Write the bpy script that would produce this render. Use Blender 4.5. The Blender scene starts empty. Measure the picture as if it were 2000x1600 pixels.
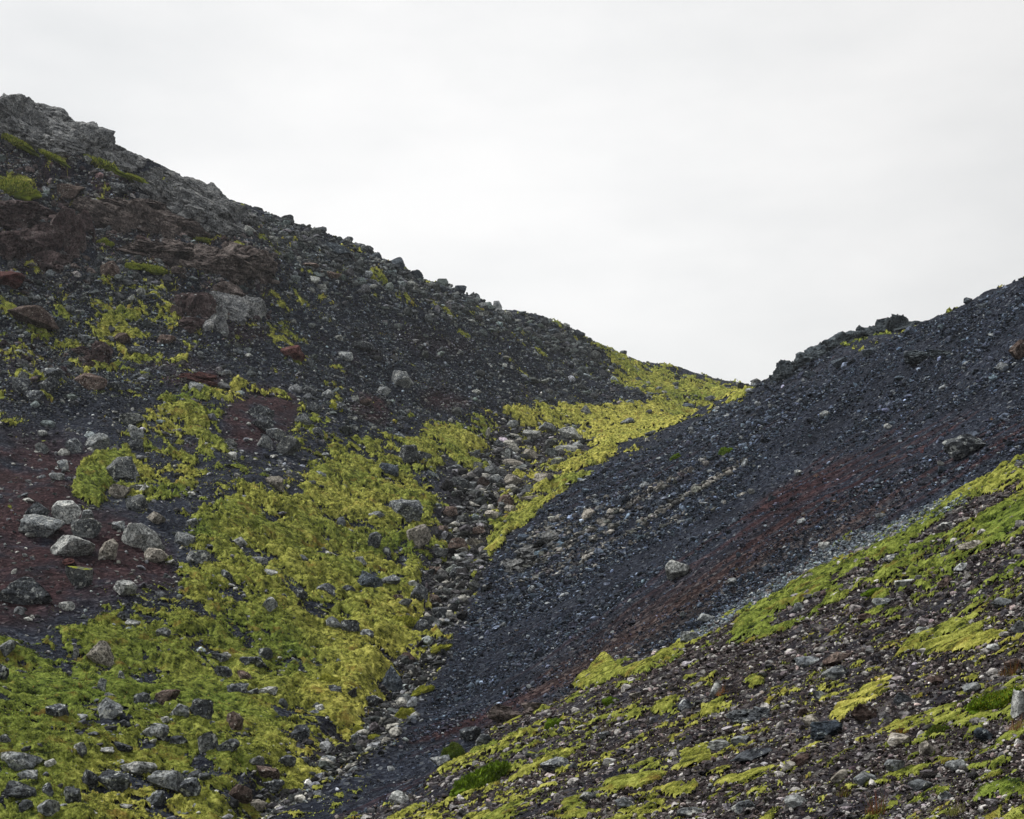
import bpy, bmesh, math, numpy as np
from mathutils import Vector
rng = np.random.default_rng(11)
scene = bpy.context.scene
C = scene.collection
# ------------------------------------------------------------------ camera
FOC = 2600.0                       # focal length in photo pixels (photo 2000 wide)
cam_d = bpy.data.cameras.new('camera'); cam = bpy.data.objects.new('camera', cam_d); C.objects.link(cam)
cam_d.sensor_width = 36.0; cam_d.sensor_fit = 'HORIZONTAL'
cam_d.lens = 36.0 * FOC / 2000.0
cam_d.shift_y = (1050 - 800) / 2000.0
cam.location = (0, 0, 0); cam.rotation_euler = (math.radians(90), 0, 0)
cam_d.clip_end = 2000; cam_d.clip_start = .05
scene.camera = cam
# ------------------------------------------------------------------ sky and sun
SUN_EL, SUN_AZ = 52.0, -62.0       # degrees; azimuth from the view direction, negative = left
w = bpy.data.worlds.new('World'); scene.world = w; w.use_nodes = True
nt = w.node_tree; N = nt.nodes; L = nt.links
bg = N['Background']
sky = N.new('ShaderNodeTexSky'); sky.sky_type = 'NISHITA'; sky.sun_disc = False
sky.sun_elevation = math.radians(SUN_EL); sky.sun_rotation = math.radians(SUN_AZ)
skm = N.new('ShaderNodeVectorMath'); skm.operation = 'SCALE'; skm.inputs['Scale'].default_value = .1
L.new(sky.outputs[0], skm.inputs[0])
tc = N.new('ShaderNodeTexCoord')
mp = N.new('ShaderNodeMapping'); mp.inputs['Scale'].default_value = (1.3, 1.3, 3.6)
L.new(tc.outputs['Generated'], mp.inputs[0])
no = N.new('ShaderNodeTexNoise'); no.inputs['Scale'].default_value = 1.7; no.inputs['Detail'].default_value = 5; no.inputs['Roughness'].default_value = .52
L.new(mp.outputs[0], no.inputs[0])
cr = N.new('ShaderNodeValToRGB')
cr.color_ramp.elements[0].position = .30; cr.color_ramp.elements[0].color = (.80, .81, .81, 1)
cr.color_ramp.elements[1].position = .62; cr.color_ramp.elements[1].color = (1.03, 1.02, 1.005, 1)
L.new(no.outputs[0], cr.inputs[0])
# overcast deck: a little darker towards the right (sun is up on the left, behind the deck)
sp = N.new('ShaderNodeSeparateXYZ'); L.new(tc.outputs['Generated'], sp.inputs[0])
mr = N.new('ShaderNodeMapRange'); mr.inputs['From Min'].default_value = .02; mr.inputs['From Max'].default_value = .42
mr.inputs['To Min'].default_value = 1.0; mr.inputs['To Max'].default_value = .84; mr.interpolation_type = 'SMOOTHSTEP'
L.new(sp.outputs[0], mr.inputs[0])
ml = N.new('ShaderNodeVectorMath'); ml.operation = 'SCALE'
L.new(cr.outputs[0], ml.inputs[0]); L.new(mr.outputs[0], ml.inputs['Scale'])
mx = N.new('ShaderNodeMix'); mx.data_type = 'RGBA'; mx.inputs[0].default_value = .93
L.new(skm.outputs[0], mx.inputs[6]); L.new(ml.outputs[0], mx.inputs[7])
L.new(mx.outputs[2], bg.inputs[0]); bg.inputs[1].default_value = 1.03
sd = bpy.data.lights.new('sun', 'SUN'); sd.energy = 4.6; sd.angle = math.radians(16); sd.color = (1, .97, .92)
so = bpy.data.objects.new('sun', sd); C.objects.link(so)
el, az = math.radians(SUN_EL), math.radians(SUN_AZ)
sdir = Vector((math.sin(az) * math.cos(el), math.cos(az) * math.cos(el), math.sin(el)))
so.rotation_euler = sdir.to_track_quat('Z', 'Y').to_euler()
scene.view_settings.view_transform = 'Standard'; scene.view_settings.look = 'None'
scene.view_settings.exposure = 0; scene.view_settings.gamma = 1
scene.cycles.max_bounces = 4; scene.cycles.diffuse_bounces = 2

# ------------------------------------------------------------------ noise
def _h(ix, iy, iz=0, seed=0):
    n = (ix.astype(np.int64) * 374761393 + iy.astype(np.int64) * 668265263 + np.asarray(iz).astype(np.int64) * 2147483647 + seed * 974711) & 0xffffffff
    n = ((n ^ (n >> 13)) * 1274126177) & 0xffffffff
    n = ((n ^ (n >> 16)) * 2246822519) & 0xffffffff
    return (n ^ (n >> 15)) & 0xffffffff
def r01(*a): return _h(*a) / 4294967295.0
def fade(t): return t * t * t * (t * (t * 6 - 15) + 10)
def gn2(x, y, seed=0):
    ix = np.floor(x); iy = np.floor(y); fx = x - ix; fy = y - iy; ix = ix.astype(np.int64); iy = iy.astype(np.int64)
    def g(a, b):
        t = r01(ix + a, iy + b, 0, seed) * 6.2831853
        return np.cos(t) * (fx - a) + np.sin(t) * (fy - b)
    u = fade(fx); v = fade(fy)
    return 1.5 * ((g(0, 0) * (1 - u) + g(1, 0) * u) * (1 - v) + (g(0, 1) * (1 - u) + g(1, 1) * u) * v)
def fbm2(x, y, o=4, seed=0, k=.5):
    r = 0; a = 1; s = 0
    for i in range(o):
        r = r + a * gn2(x * 2**i + 17.3 * i, y * 2**i - 9.1 * i, seed + i); s += a; a *= k
    return r / s
def worley2(x, y, seed=0):
    ix = np.floor(x).astype(np.int64); iy = np.floor(y).astype(np.int64)
    d1 = np.full(x.shape, 9.); d2 = d1.copy(); cid = np.zeros(x.shape)
    for a in (-1, 0, 1):
        for b in (-1, 0, 1):
            cx = ix + a + r01(ix + a, iy + b, 0, seed); cy = iy + b + r01(ix + a, iy + b, 1, seed)
            d = np.hypot(x - cx, y - cy); m = d < d1
            d2 = np.where(m, d1, np.minimum(d2, d)); cid = np.where(m, r01(ix + a, iy + b, 2, seed), cid); d1 = np.minimum(d1, d)
    return d1, d2, cid
def vn3(p, seed=0):
    i = np.floor(p); f = p - i; i = i.astype(np.int64); u = fade(f); r = 0
    for a in (0, 1):
        for b in (0, 1):
            for c in (0, 1):
                wt = (u[:, 0] if a else 1 - u[:, 0]) * (u[:, 1] if b else 1 - u[:, 1]) * (u[:, 2] if c else 1 - u[:, 2])
                r = r + wt * r01(i[:, 0] + a, i[:, 1] + b, i[:, 2] + c, seed)
    return r * 2 - 1
def fb3(p, o=3, seed=0, k=.5):
    r = 0; a = 1
    for j in range(o): r = r + a * vn3(p * 2**j + 5.7 * j, seed + j); a *= k
    return r
def ss(a, b, x): t = np.clip((x - a) / (b - a), 0, 1); return t * t * (3 - 2 * t)

# ------------------------------------------------------------------ terrain: surveyed spots (bearing, slope reading, distance in m) -> thin-plate surface
CP = [(480,1600,24),(620,1480,28),(760,1400,33),(850,1230,42),(900,1120,50),(930,1000,60),(960,910,72),(1030,855,84),(1200,812,100),(1330,792,114),(1480,757,130),
(300,1750,19),(0,1600,22),(0,1300,30),(0,1110,38),(0,900,50),(0,640,66),(0,400,82),(0,225,93),(100,262,94),(200,300,93),(-400,1300,26),(-400,700,52),(-400,200,75),(-400,0,85),
(300,1400,28),(300,1150,38),(300,950,50),(300,800,60),(300,640,72),(300,480,82),(280,352,90),(400,385,92),
(600,1350,34),(600,1100,46),(600,900,60),(600,750,72),(600,600,84),(600,457,95),(490,440,93),
(850,820,80),(850,700,90),(820,546,101),(1100,770,100),(1100,700,111),(1100,641,118),(1200,770,106),(1200,725,116),(1200,688,123),(1300,772,114),(1300,745,122),(1300,717,129),(1400,772,118),(1400,752,128),(1400,741,132),(1450,772,118),(960,592,110),(400,1080,42),(440,800,63),(200,560,74),
(950,1130,49),(2000,562,45),(1520,757,88),(1500,764,88),(1470,775,86),(1550,748,86),(1590,722,83),(1440,785,84),(1400,797,82),(1330,824,78),(1200,900,66),(1900,596,56),(1750,648,70),(1680,668,76),(1620,700,82),(1500,1000,35),(1300,1120,34.6),(2000,800,33),(900,1300,37),(1200,1000,50),(1350,860,68),(1750,800,45),(1050,1200,40),
(1450,1190,27),(1100,1370,27),(780,1510,27),(2000,905,24),(2000,1600,5.5),(1500,1600,7.5),(1000,1600,12),(740,1600,19),(1500,1400,13),(2000,1300,9.5),(2000,1100,15),(1500,1270,19),(1200,1450,17),(1250,1310,24.5),(950,1470,21),(1750,1050,24)]
SV = [((px-1000)/FOC*D, D, (1050-py)/FOC*D) for px, py, D in CP]
SV += [(0,0,-1.7),(-4,0,-4),(4,0,.5),(-17,118,17),(-8,135,14),(-35,118,27),(-60,100,38),(10,150,11),(28,170,8),(50,120,2),(32,60,7),(28,85,7),(30,36,13),(24,22,9),(12,6,5),(-14,8,-8),(-30,120,24),(-10,14,-7),(10,240,6),(-60,240,16),(90,240,-4),(-22,135,14)]
SV = np.array(SV)
def _fit(W, lam=.01):
    P = W[:, :2]; n = len(P); d = np.linalg.norm(P[:, None] - P[None], axis=2)
    K = np.where(d > 0, d*d*np.log(np.maximum(d, 1e-9)), 0) + lam*np.eye(n)
    Q = np.c_[np.ones(n), P]
    return np.linalg.solve(np.block([[K, Q], [Q.T, np.zeros((3, 3))]]), np.r_[W[:, 2], 0, 0, 0])
TC = _fit(SV)
def H0(X, Y):
    z = TC[-3] + TC[-2]*X + TC[-1]*Y
    for (a, b, _), k in zip(SV, TC):
        r2 = (X-a)**2 + (Y-b)**2
        z += k*.5*r2*np.log(np.maximum(r2, 1e-12))
    return z
# fan-shaped grid round the viewpoint: u = X/Y (bearing), v = ln Y (log distance)
uu = np.concatenate([np.linspace(-1.3, -.5, 70)[:-1], np.linspace(-.5, -.41, 50)[:-1], np.linspace(-.41, .41, 1130), np.linspace(.41, .5, 50)[1:], np.linspace(.5, 1.3, 70)[1:]])
NU = len(uu); 
vv = np.concatenate([np.linspace(math.log(1.6), math.log(6), 150)[:-1], np.linspace(math.log(6), math.log(24), 620)[:-1], np.linspace(math.log(24), math.log(132), 960)[:-1], np.linspace(math.log(132), math.log(240), 60)]); NV = len(vv)
U, V = np.meshgrid(uu, vv, indexing='ij')      # [NU,NV]
Y = np.exp(V); X = U*Y
Z0 = H0(X, Y)
S0 = np.maximum.accumulate(Z0/Y, axis=1)
def plan(px, py):
    """photo bearing/reading -> (u, v) of the spot on the hillside (first hit; crest if above it)"""
    u = (px-1000)/FOC; t = (1050-py)/FOC
    i = int(np.clip(np.searchsorted(uu, u), 1, NU-1)); col = S0[i]
    k = int(np.searchsorted(col, t)); 
    if k >= NV: k = int(np.argmax(col >= col[-1]-1e-9))
    if k > 0:
        a, b = col[k-1], col[k]; f = np.clip((t-a)/max(b-a, 1e-9), 0, 1); v = vv[k-1]+(vv[k]-vv[k-1])*f
    else: v = vv[0] - (col[0]-t)*4
    return u, v
KV = .25
def poly(pts, soft=.008, s=1.0):
    soft = max(soft, .0055)
    return _poly(pts, soft, s)
def _poly(pts, soft, s):
    """soft membership (0..s) of every grid spot in a ground patch given by its corners"""
    P = np.array([plan(*p) for p in pts]); P[:, 1] *= KV
    i0 = max(np.searchsorted(uu, P[:, 0].min()-soft*2)-1, 0); i1 = min(np.searchsorted(uu, P[:, 0].max()+soft*2)+1, NU)
    j0 = max(np.searchsorted(vv, (P[:, 1].min()-soft*2)/KV)-1, 0); j1 = min(np.searchsorted(vv, (P[:, 1].max()+soft*2)/KV)+1, NV)
    out = np.zeros((NU, NV), np.float32)
    if i1 <= i0 or j1 <= j0: return out
    x = U[i0:i1, j0:j1]; y = V[i0:i1, j0:j1]*KV
    d = np.full(x.shape, 9.); ins = np.zeros(x.shape, bool)
    n = len(P)
    for k in range(n):
        ax, ay = P[k]; bx, by = P[(k+1) % n]; ex, ey = bx-ax, by-ay
        t = np.clip(((x-ax)*ex+(y-ay)*ey)/(ex*ex+ey*ey+1e-12), 0, 1)
        d = np.minimum(d, np.hypot(x-ax-ex*t, y-ay-ey*t))
        if by != ay: ins ^= ((ay > y) != (by > y)) & (x < (bx-ax)*(y-ay)/(by-ay)+ax)
    sgn = np.where(ins, d, -d)
    out[i0:i1, j0:j1] = ss(-soft, soft, sgn)*s
    return out
def ell(px, py, rx, ry, ang=0, s=1.0, soft=.005):
    a = math.radians(ang); pts = []
    for k in range(12):
        t = k*math.pi/6; dx, dy = rx*math.cos(t), ry*math.sin(t)
        pts.append((px+dx*math.cos(a)+dy*math.sin(a), py-dx*math.sin(a)+dy*math.cos(a)))
    return poly(pts, soft, s)
mxm = lambda L_: np.maximum.reduce(L_)
# regions of the hillside
R_scree = poly([(780,1480),(860,1330),(925,1190),(965,1090),(1100,965),(1330,830),(1480,762),(1560,700),(1800,600),(2300,400),(2300,800),(2000,905),(1760,1020),(1600,1090),(1450,1180),(1330,1250),(1200,1290),(1100,1360),(960,1420),(820,1540),(700,1600),(640,1600)], .006)
R_fore = poly([(2300,750),(2000,905),(1760,1020),(1600,1090),(1450,1180),(1330,1250),(1200,1290),(1100,1360),(960,1420),(820,1540),(640,1610),(500,2200),(2400,2400)], .006)
offr = ss(.44, .47, U); R_fore = np.maximum(R_fore, offr*(1-ss(22, 26, Y))); R_scree = np.maximum(R_scree, offr*ss(22, 26, Y)*(1-R_fore))
R_far = poly([(-300,160),(0,180),(280,330),(480,420),(800,530),(1100,640),(1300,712),(1500,750),(1380,785),(1280,780),(1010,792),(860,815),(700,860),(560,740),(420,730),(300,780),(100,800),(-300,800)], .01)
smooth = mxm([poly([(180,760),(250,690),(450,640),(560,560),(700,570),(1000,700),(1250,780),(1000,790),(860,815),(740,800),(560,720),(420,730)], .02), poly([(-100,820),(100,800),(230,740),(300,770),(220,830),(100,900),(-100,900)], .01)])
R_soil = mxm([poly([(-200,850),(100,860),(200,880),(140,960),(170,1000),(250,1010),(330,1060),(340,1130),(250,1165),(120,1195),(60,1235),(-200,1260)], .01), ell(510,810,55,80,-60), ell(720,800,40,30), ell(370,870,10,10)])
R_gully = poly([(950,830),(1060,820),(1180,835),(1150,900),(1080,960),(1000,1010),(950,1090),(900,1200),(850,1290),(800,1360),(760,1440),(640,1520),(520,1600),(440,1600),(520,1500),(600,1440),(720,1340),(780,1220),(830,1130),(860,1020),(870,930)], .015)
R_crag = mxm([poly([(-200,160),(0,180),(270,320),(490,430),(540,530),(510,640),(400,660),(330,560),(200,470),(150,560),(-200,540)], .01), ell(60,720,90,60,0,.5)])
slopeL0 = np.clip(1-R_scree-R_fore-R_far, 0, 1)*(1-R_soil)
# moss patches (soft strength)
M = mxm([
 poly([(-200,1270),(60,1250),(120,1205),(250,1170),(330,1130),(370,1080),(330,1010),(380,985),(560,960),(590,905),(760,905),(850,930),(905,985),(890,1050),(850,1110),(870,1180),(830,1260),(810,1340),(760,1420),(640,1500),(560,1560),(500,1640),(300,2000),(-200,2000)], .025, .78),
 poly([(240,830),(320,765),(430,738),(560,740),(612,790),(600,840),(560,830),(480,815),(430,870),(410,950),(330,1000),(230,975),(170,1000),(135,970),(155,900),(215,850)], .008, .66),
 poly([(150,900),(255,850),(262,900),(215,950),(200,1000),(130,985)], .004, .95),
 poly([(450,740),(560,745),(600,800),(560,790),(500,775)], .005, .85),
 ell(575,835,25,60,-20,.5), ell(655,790,18,25,0,.8), ell(640,750,20,8,0,.8), ell(575,860,30,14,0,.8), ell(400,850,60,20,-35,.9), ell(360,795,40,16,10,.8),
 poly([(760,835),(790,870),(830,825),(930,812),(1010,790),(1150,787),(1280,782),(1380,792),(1330,825),(1250,855),(1130,935),(1050,1005),(985,1055),(955,1110),(900,1000),(925,920),(860,880),(790,900)], .006, .80),
 poly([(955,830),(1010,795),(1290,787),(1290,830),(1100,815)], .004, .95),
 poly([(1180,692),(1300,714),(1478,757),(1445,785),(1300,785),(1210,750)], .008, .95),
 ell(800,875,60,14,-30,.8),
 poly([(-200,590),(180,530),(330,545),(420,580),(370,640),(340,690),(230,745),(150,770),(100,800),(-200,830)], .02, .60),
 ell(30,368,48,28,-15,.95), ell(100,305,75,9,-32,.8), ell(215,335,62,8,-24,.95), ell(300,530,52,12,-20,.9), ell(265,518,20,14,0,.8),ell(195,480,12,16,0,.8), ell(280,570,60,12,-5,.8), ell(330,590,50,10,0,.7), ell(395,565,25,8,0,.8), ell(495,575,18,6,0,.9),
 ell(605,535,28,7,-3,.95), ell(630,580,9,5,0,.95), ell(860,608,45,9,-25,.9), ell(740,545,26,12,-40,.85), ell(690,490,40,8,-25,.8), ell(905,662,22,8,-25,.85), ell(1055,688,20,6,-25,.85), ell(790,590,28,8,-30,.8), ell(930,625,30,8,-20,.6), ell(560,470,30,6,-15,.6), ell(640,505,30,6,-15,.6), ell(660,560,40,6,-15,.55), ell(420,470,40,8,-10,.6), ell(470,550,8,4), poly([(560,960),(590,880),(700,850),(800,850),(870,880),(900,960),(700,1000)], .015, .72), poly([(330,1010),(430,920),(560,900),(620,960),(560,1040),(400,1120)], .02, .62), ell(60,880,50,20,20,.7), ell(30,830,40,20,10,.6), ell(20,1010,24,18,-30,.8), ell(760,740,40,8,-15,.55), ell(840,700,30,5,-15,.6), ell(650,716,30,8,-20,.7),ell(570,708,24,6,-10,.8),
 ell(450,640,14,4,0,.9), ell(385,655,30,7,0,.8), ell(250,712,40,6,0,.8),ell(270,660,60,14,0,.75), ell(30,760,40,20,10,.7), ell(120,700,50,25,0,.6),
 ell(1160,680,50,10,-15,.6), ell(1080,640,40,6,-20,.55), ell(1000,610,50,5,-20,.55),
 # gully and its right rim
 poly([(700,1330),(900,1060),(950,1090),(900,1200),(850,1290),(800,1360),(760,1440),(640,1520),(560,1560)], .01, .50),
 ell(905,1190,30,14,25,.7), ell(930,1130,22,10,30,.6),
 # near shelf on the right
 poly([(1108,1345),(1180,1285),(1285,1300),(1270,1318),(1230,1322),(1180,1336)], .003, 1.0),
 poly([(1225,1318),(1290,1295),(1420,1275),(1425,1200),(1530,1140),(1640,1062),(1800,1000),(1960,905),(2300,800),(2300,960),(2000,1000),(2000,1110),(1900,1090),(1790,1140),(1660,1165),(1600,1215),(1560,1225),(1500,1252),(1430,1275),(1330,1300)], .012, .70),
 poly([(1420,1260),(1430,1200),(1530,1150),(1620,1090),(1640,1130),(1600,1190),(1540,1225)], .010, .88),
 poly([(1650,1090),(1800,1000),(1960,910),(1990,960),(1860,1030),(1760,1080)], .006, .75),
 ell(1960,1010,70,24,20,.9), ell(1720,1165,26,14,20,.85), ell(1850,1150,60,12,20,.55), ell(1655,1215,30,8,20,.7), ell(1760,1110,70,18,15,.8),
 poly([(1740,1290),(1770,1250),(1860,1205),(1925,1215),(1915,1235),(1975,1240),(1945,1265),(1870,1285),(1870,1290),(1800,1275)], .004, .95),
 poly([(1615,1410),(1640,1370),(1700,1335),(1750,1335),(1740,1360),(1670,1400),(1640,1420)], .003, 1.0),
 poly([(1480,1400),(1500,1340),(1640,1290),(1740,1290),(1720,1335),(1640,1370),(1540,1390)], .006, .62),
 ell(1310,1385,45,16,20,.9), ell(1400,1385,40,16,20,.8), ell(1470,1340,30,10,20,.8), ell(1330,1440,30,14,10,.7), ell(1360,1480,40,18,25,.85), ell(1260,1500,40,12,15,.85), ell(1235,1530,60,12,12,.95), ell(1330,1535,40,12,12,.95), ell(1450,1515,70,9,14,1.0), ell(1300,1420,50,8,8,.7),
 ell(1125,1585,40,20,0,.85), ell(1600,1250,50,10,15,.6), ell(1560,1310,30,9,15,.6), ell(960,1600,60,18,5,.7), ell(1020,1560,60,10,15,.6), ell(810,1580,50,9,20,.7),
 poly([(1900,1600),(2000,1580),(2300,1500),(2300,1900),(1800,1900)], .006, .9), ell(1960,1550,70,24,12,.9), ell(1640,1565,30,6,25,.8), ell(1600,1485,26,8,20,.6),
 R_fore*.42, R_far*.27, R_gully*.62, slopeL0*.36])
M = np.maximum(M, .80*ss(106, 112, Y)*ss(.062, .085, U)*(1-ss(.19, .2, U))*(1-.45*ss(124, 129, Y)))   # mossy back of the pass
M = M*(1 - .42*mxm([poly([(960,840),(1060,825),(1150,835),(1140,890),(1080,930),(1000,970),(960,1000),(930,940)], .01), ell(900,1010,50,110,15), ell(870,1130,45,110,20), ell(480,1560,80,50,20,.8)]))
M = M*(1 - .75*mxm([ell(1880,1008,120,13,28), ell(1700,1108,90,11,25), ell(1960,1078,60,12,15), ell(1560,1190,60,9,25), ell(1790,1230,90,8,20)]))
M = M*(1 - .8*R_crag*(M < .75))*(1 - .9*R_soil*(M < .8))
print('regions done')
M = np.where(M < .45, M*(1-.8*smooth), M)
M = np.where(M < .40, np.maximum(M, R_far*.34*(1-ss(-.17, -.13, U))), M)
bed = mxm([ell(a, b_, 34, 62, an, 1, .012) for a, b_, an in [(985,890,-35),(930,960,-25),(900,1040,-10),(892,1120,-5),(865,1195,-20),(825,1270,-30),(785,1350,-30),(735,1430,-45),(650,1500,-60),(560,1555,-65),(490,1600,-60)]])
M = M*(1-.38*bed)
# organic break-up in world metres; coarser far away where only big clumps exist
n1 = fbm2(X*.55, Y*.55, 4, 3, .6); wx, wy = .35*gn2(X*1.3+9, Y*1.3, 201), .35*gn2(X*1.3, Y*1.3+7, 202)
n2 = fbm2((X*.8-Y*.6+wx)*2.3, (X*.6+Y*.8+wy)*2.3, 4, 9, .65)
n3 = fbm2(X*.19, Y*.19, 2, 15)
n1u, n2u, n3u = n1/n1.std(), n2/n2.std(), n3/n3.std()
n4 = fbm2((X*.45+Y*.89+.5*wx)*6, (X*.89-Y*.45+.5*wy)*6, 4, 16, .7); nearw = 1-ss(14, 34, Y)
md = M + (.15-.05*nearw)*n1u + .12*n2u + .07*n3u + .14*nearw*n4/n4.std()
moss = ss(.42, .62, md)
moss = moss*(1-ss(0, .2, R_scree*(M < .3)))
mossh = ss(.50, 1.1, md)
# relief
left = 1 - np.clip(R_scree + R_fore, 0, 1)
rel = .55*left*fbm2(X*.14, Y*.14, 3, 21)*np.clip(Y/45, .3, 1.2)
rel += .22*left*fbm2(X*.6, Y*.6, 3, 31)
w1, w2, wc = worley2(X*.36+.3*n1, Y*.36*.8, 5)
rel += R_crag*(1.1*(wc-.5) + .35*ss(0, .25, w2-w1) + 1.4*fbm2(X*.22, Y*.22, 4, 44))
rel += .12*R_fore*fbm2(X*.5, Y*.5, 4, 51)
# scree: long low chutes down the fall line
fx, fy = .933, .359
al = X*fx + Y*fy; ac = -X*fy + Y*fx
rel += R_scree*(.16*fbm2(ac*.5, al*.06, 3, 61) + .05*fbm2(ac*2.4, al*.10, 2, 95) + .10*fbm2(X*.7, Y*.7, 3, 62))
rel += -.5*R_gully*ss(.0, .6, R_gully)*(.5+fbm2(X*.5, Y*.5, 2, 71))
gw1, gw2, gc = worley2(X*4.2, Y*4.2, 81)
rel += (.035*(gc-.3)*ss(0, .3, gw2-gw1))*(1-moss)
gw1, gw2, gc2 = worley2(X*1.7, Y*1.7, 83)
rel += (.10*(gc2-.4)*ss(0, .3, gw2-gw1))*(1-moss)*np.clip(Y/60, .1, 1.2)*np.where(R_scree > .5, .5, 1)
fadein = ss(1.6, 5, Y)
Z = Z0 + rel*fadein
del w1, w2, wc, gw1, gw2
SM = np.maximum.accumulate(Z/Y, axis=1)
vis = (Z/Y > np.concatenate([np.full((NU, 1), -9.), SM[:, :-1]], 1) - .006)
def spot(px, py, lifted=False):
    u = (px-1000)/FOC; t = (1050-py)/FOC
    i = int(np.clip(np.searchsorted(uu, u), 1, NU-1)); col = SM[i]
    k = int(np.searchsorted(col, t))
    if k >= NV:                       # on the crest
        k = int(np.argmax(col >= col[-1]-1e-9)); y = math.exp(vv[k]); return u*y, y, (t*y if lifted else float(ZP[i, k]))
    y = math.exp(vv[k]); return u*y, y, float(ZP[i, k])

ZP = Z
# ------------------------------------------------------------------ materials
def newmat(name, rough=.95):
    m = bpy.data.materials.new(name); m.use_nodes = True
    b = m.node_tree.nodes['Principled BSDF']; b.inputs['Roughness'].default_value = rough
    b.inputs['Specular IOR Level'].default_value = .04
    return m, m.node_tree.nodes, m.node_tree.links, b
def nz(N, L, scale, detail=4, rough=.6, vec=None):
    n = N.new('ShaderNodeTexNoise'); n.inputs['Scale'].default_value = scale; n.inputs['Detail'].default_value = detail; n.inputs['Roughness'].default_value = rough
    if vec: L.new(vec, n.inputs['Vector'])
    return n.outputs[0]
def vo(N, L, scale, out='Color', vec=None):
    n = N.new('ShaderNodeTexVoronoi'); n.inputs['Scale'].default_value = scale
    if vec: L.new(vec, n.inputs['Vector'])
    return n.outputs[out]
def ramp(N, L, src, stops):
    r = N.new('ShaderNodeValToRGB'); e = r.color_ramp.elements
    e[0].position = stops[0][0]; e[0].color = (*stops[0][1], 1); e[1].position = stops[-1][0]; e[1].color = (*stops[-1][1], 1)
    for p, c in stops[1:-1]: q = e.new(p); q.color = (*c, 1)
    L.new(src, r.inputs[0]); return r.outputs[0]
def mixc(N, L, f, a, b, mode='MIX'):
    m = N.new('ShaderNodeMix'); m.data_type = 'RGBA'; m.blend_type = mode
    for s, i in ((f, 0), (a, 6), (b, 7)):
        if isinstance(s, (int, float)): m.inputs[i].default_value = s
        elif isinstance(s, tuple): m.inputs[i].default_value = (*s, 1)
        else: L.new(s, m.inputs[i])
    return m.outputs[2]
def att(N, name, out='Fac'):
    a = N.new('ShaderNodeAttribute'); a.attribute_name = name; return a.outputs[out]
def mth(N, L, op, a, b=0):
    m = N.new('ShaderNodeMath'); m.operation = op
    for s, i in ((a, 0), (b, 1)):
        if isinstance(s, (int, float)): m.inputs[i].default_value = s
        else: L.new(s, m.inputs[i])
    return m.outputs[0]
def bump(N, L, b, h, strength=.6, dist=.05):
    n = N.new('ShaderNodeBump'); n.inputs['Strength'].default_value = strength; n.inputs['Distance'].default_value = dist
    L.new(h, n.inputs['Height']); L.new(n.outputs[0], b.inputs['Normal'])
G3 = lambda v: (v, v, v)
# ground
mat_ground, N, L, b = newmat('cinder_ground')
tc = N.new('ShaderNodeTexCoord').outputs['Object']
peb = vo(N, L, 11, 'Color', tc); pebg = mth(N, L, 'MULTIPLY', peb, 1)
c1 = ramp(N, L, pebg, [(0, (.0045, .0055, .009)), (.55, (.0135, .0165, .026)), (.85, (.033, .039, .052)), (1, (.13, .14, .15))])
c2 = ramp(N, L, pebg, [(0, (.009, .005, .006)), (.6, (.028, .0125, .014)), (1, (.075, .042, .042))])
col = mixc(N, L, att(N, 'red'), c1, c2)
c3 = ramp(N, L, pebg, [(0, (.006, .004, .004)), (.6, (.032, .0235, .020)), (1, (.15, .13, .115))])
col = mixc(N, L, att(N, 'brown'), col, c3)
big = ramp(N, L, nz(N, L, .6, 5, .7, tc), [(.3, G3(.62)), (.7, G3(1.5))])
col = mixc(N, L, 1.0, col, big, 'MULTIPLY')
L.new(col, b.inputs['Base Color'])
hh = mth(N, L, 'ADD', vo(N, L, 11, 'Distance', tc), nz(N, L, 30, 3, .7, tc))
bump(N, L, b, hh, .9, .05)
# moss
mat_moss, N, L, b = newmat('moss', 1.0)
tc = N.new('ShaderNodeTexCoord').outputs['Object']
ye = att(N, 'yellow')
nn = nz(N, L, 4.5, 6, .8, tc)
green = ramp(N, L, nn, [(.40, (.008, .016, .004)), (.5, (.07, .10, .016)), (.64, (.18, .235, .045))])
yel = ramp(N, L, nn, [(.40, (.03, .034, .008)), (.5, (.23, .225, .04)), (.64, (.52, .48, .13))])
col = mixc(N, L, ye, green, yel)
dead = ramp(N, L, nz(N, L, 1.3, 5, .7, tc), [(.56, G3(0)), (.70, G3(.8))])
col = mixc(N, L, dead, col, (.17, .105, .025))
L.new(col, b.inputs['Base Color'])
bump(N, L, b, nz(N, L, 22, 4, .8, tc), .7, .06)
# blades use a per-blade tint
mat_blade, N, L, b = newmat('moss_fuzz', 1.0)
L.new(att(N, 'tint', 'Color'), b.inputs['Base Color'])
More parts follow.
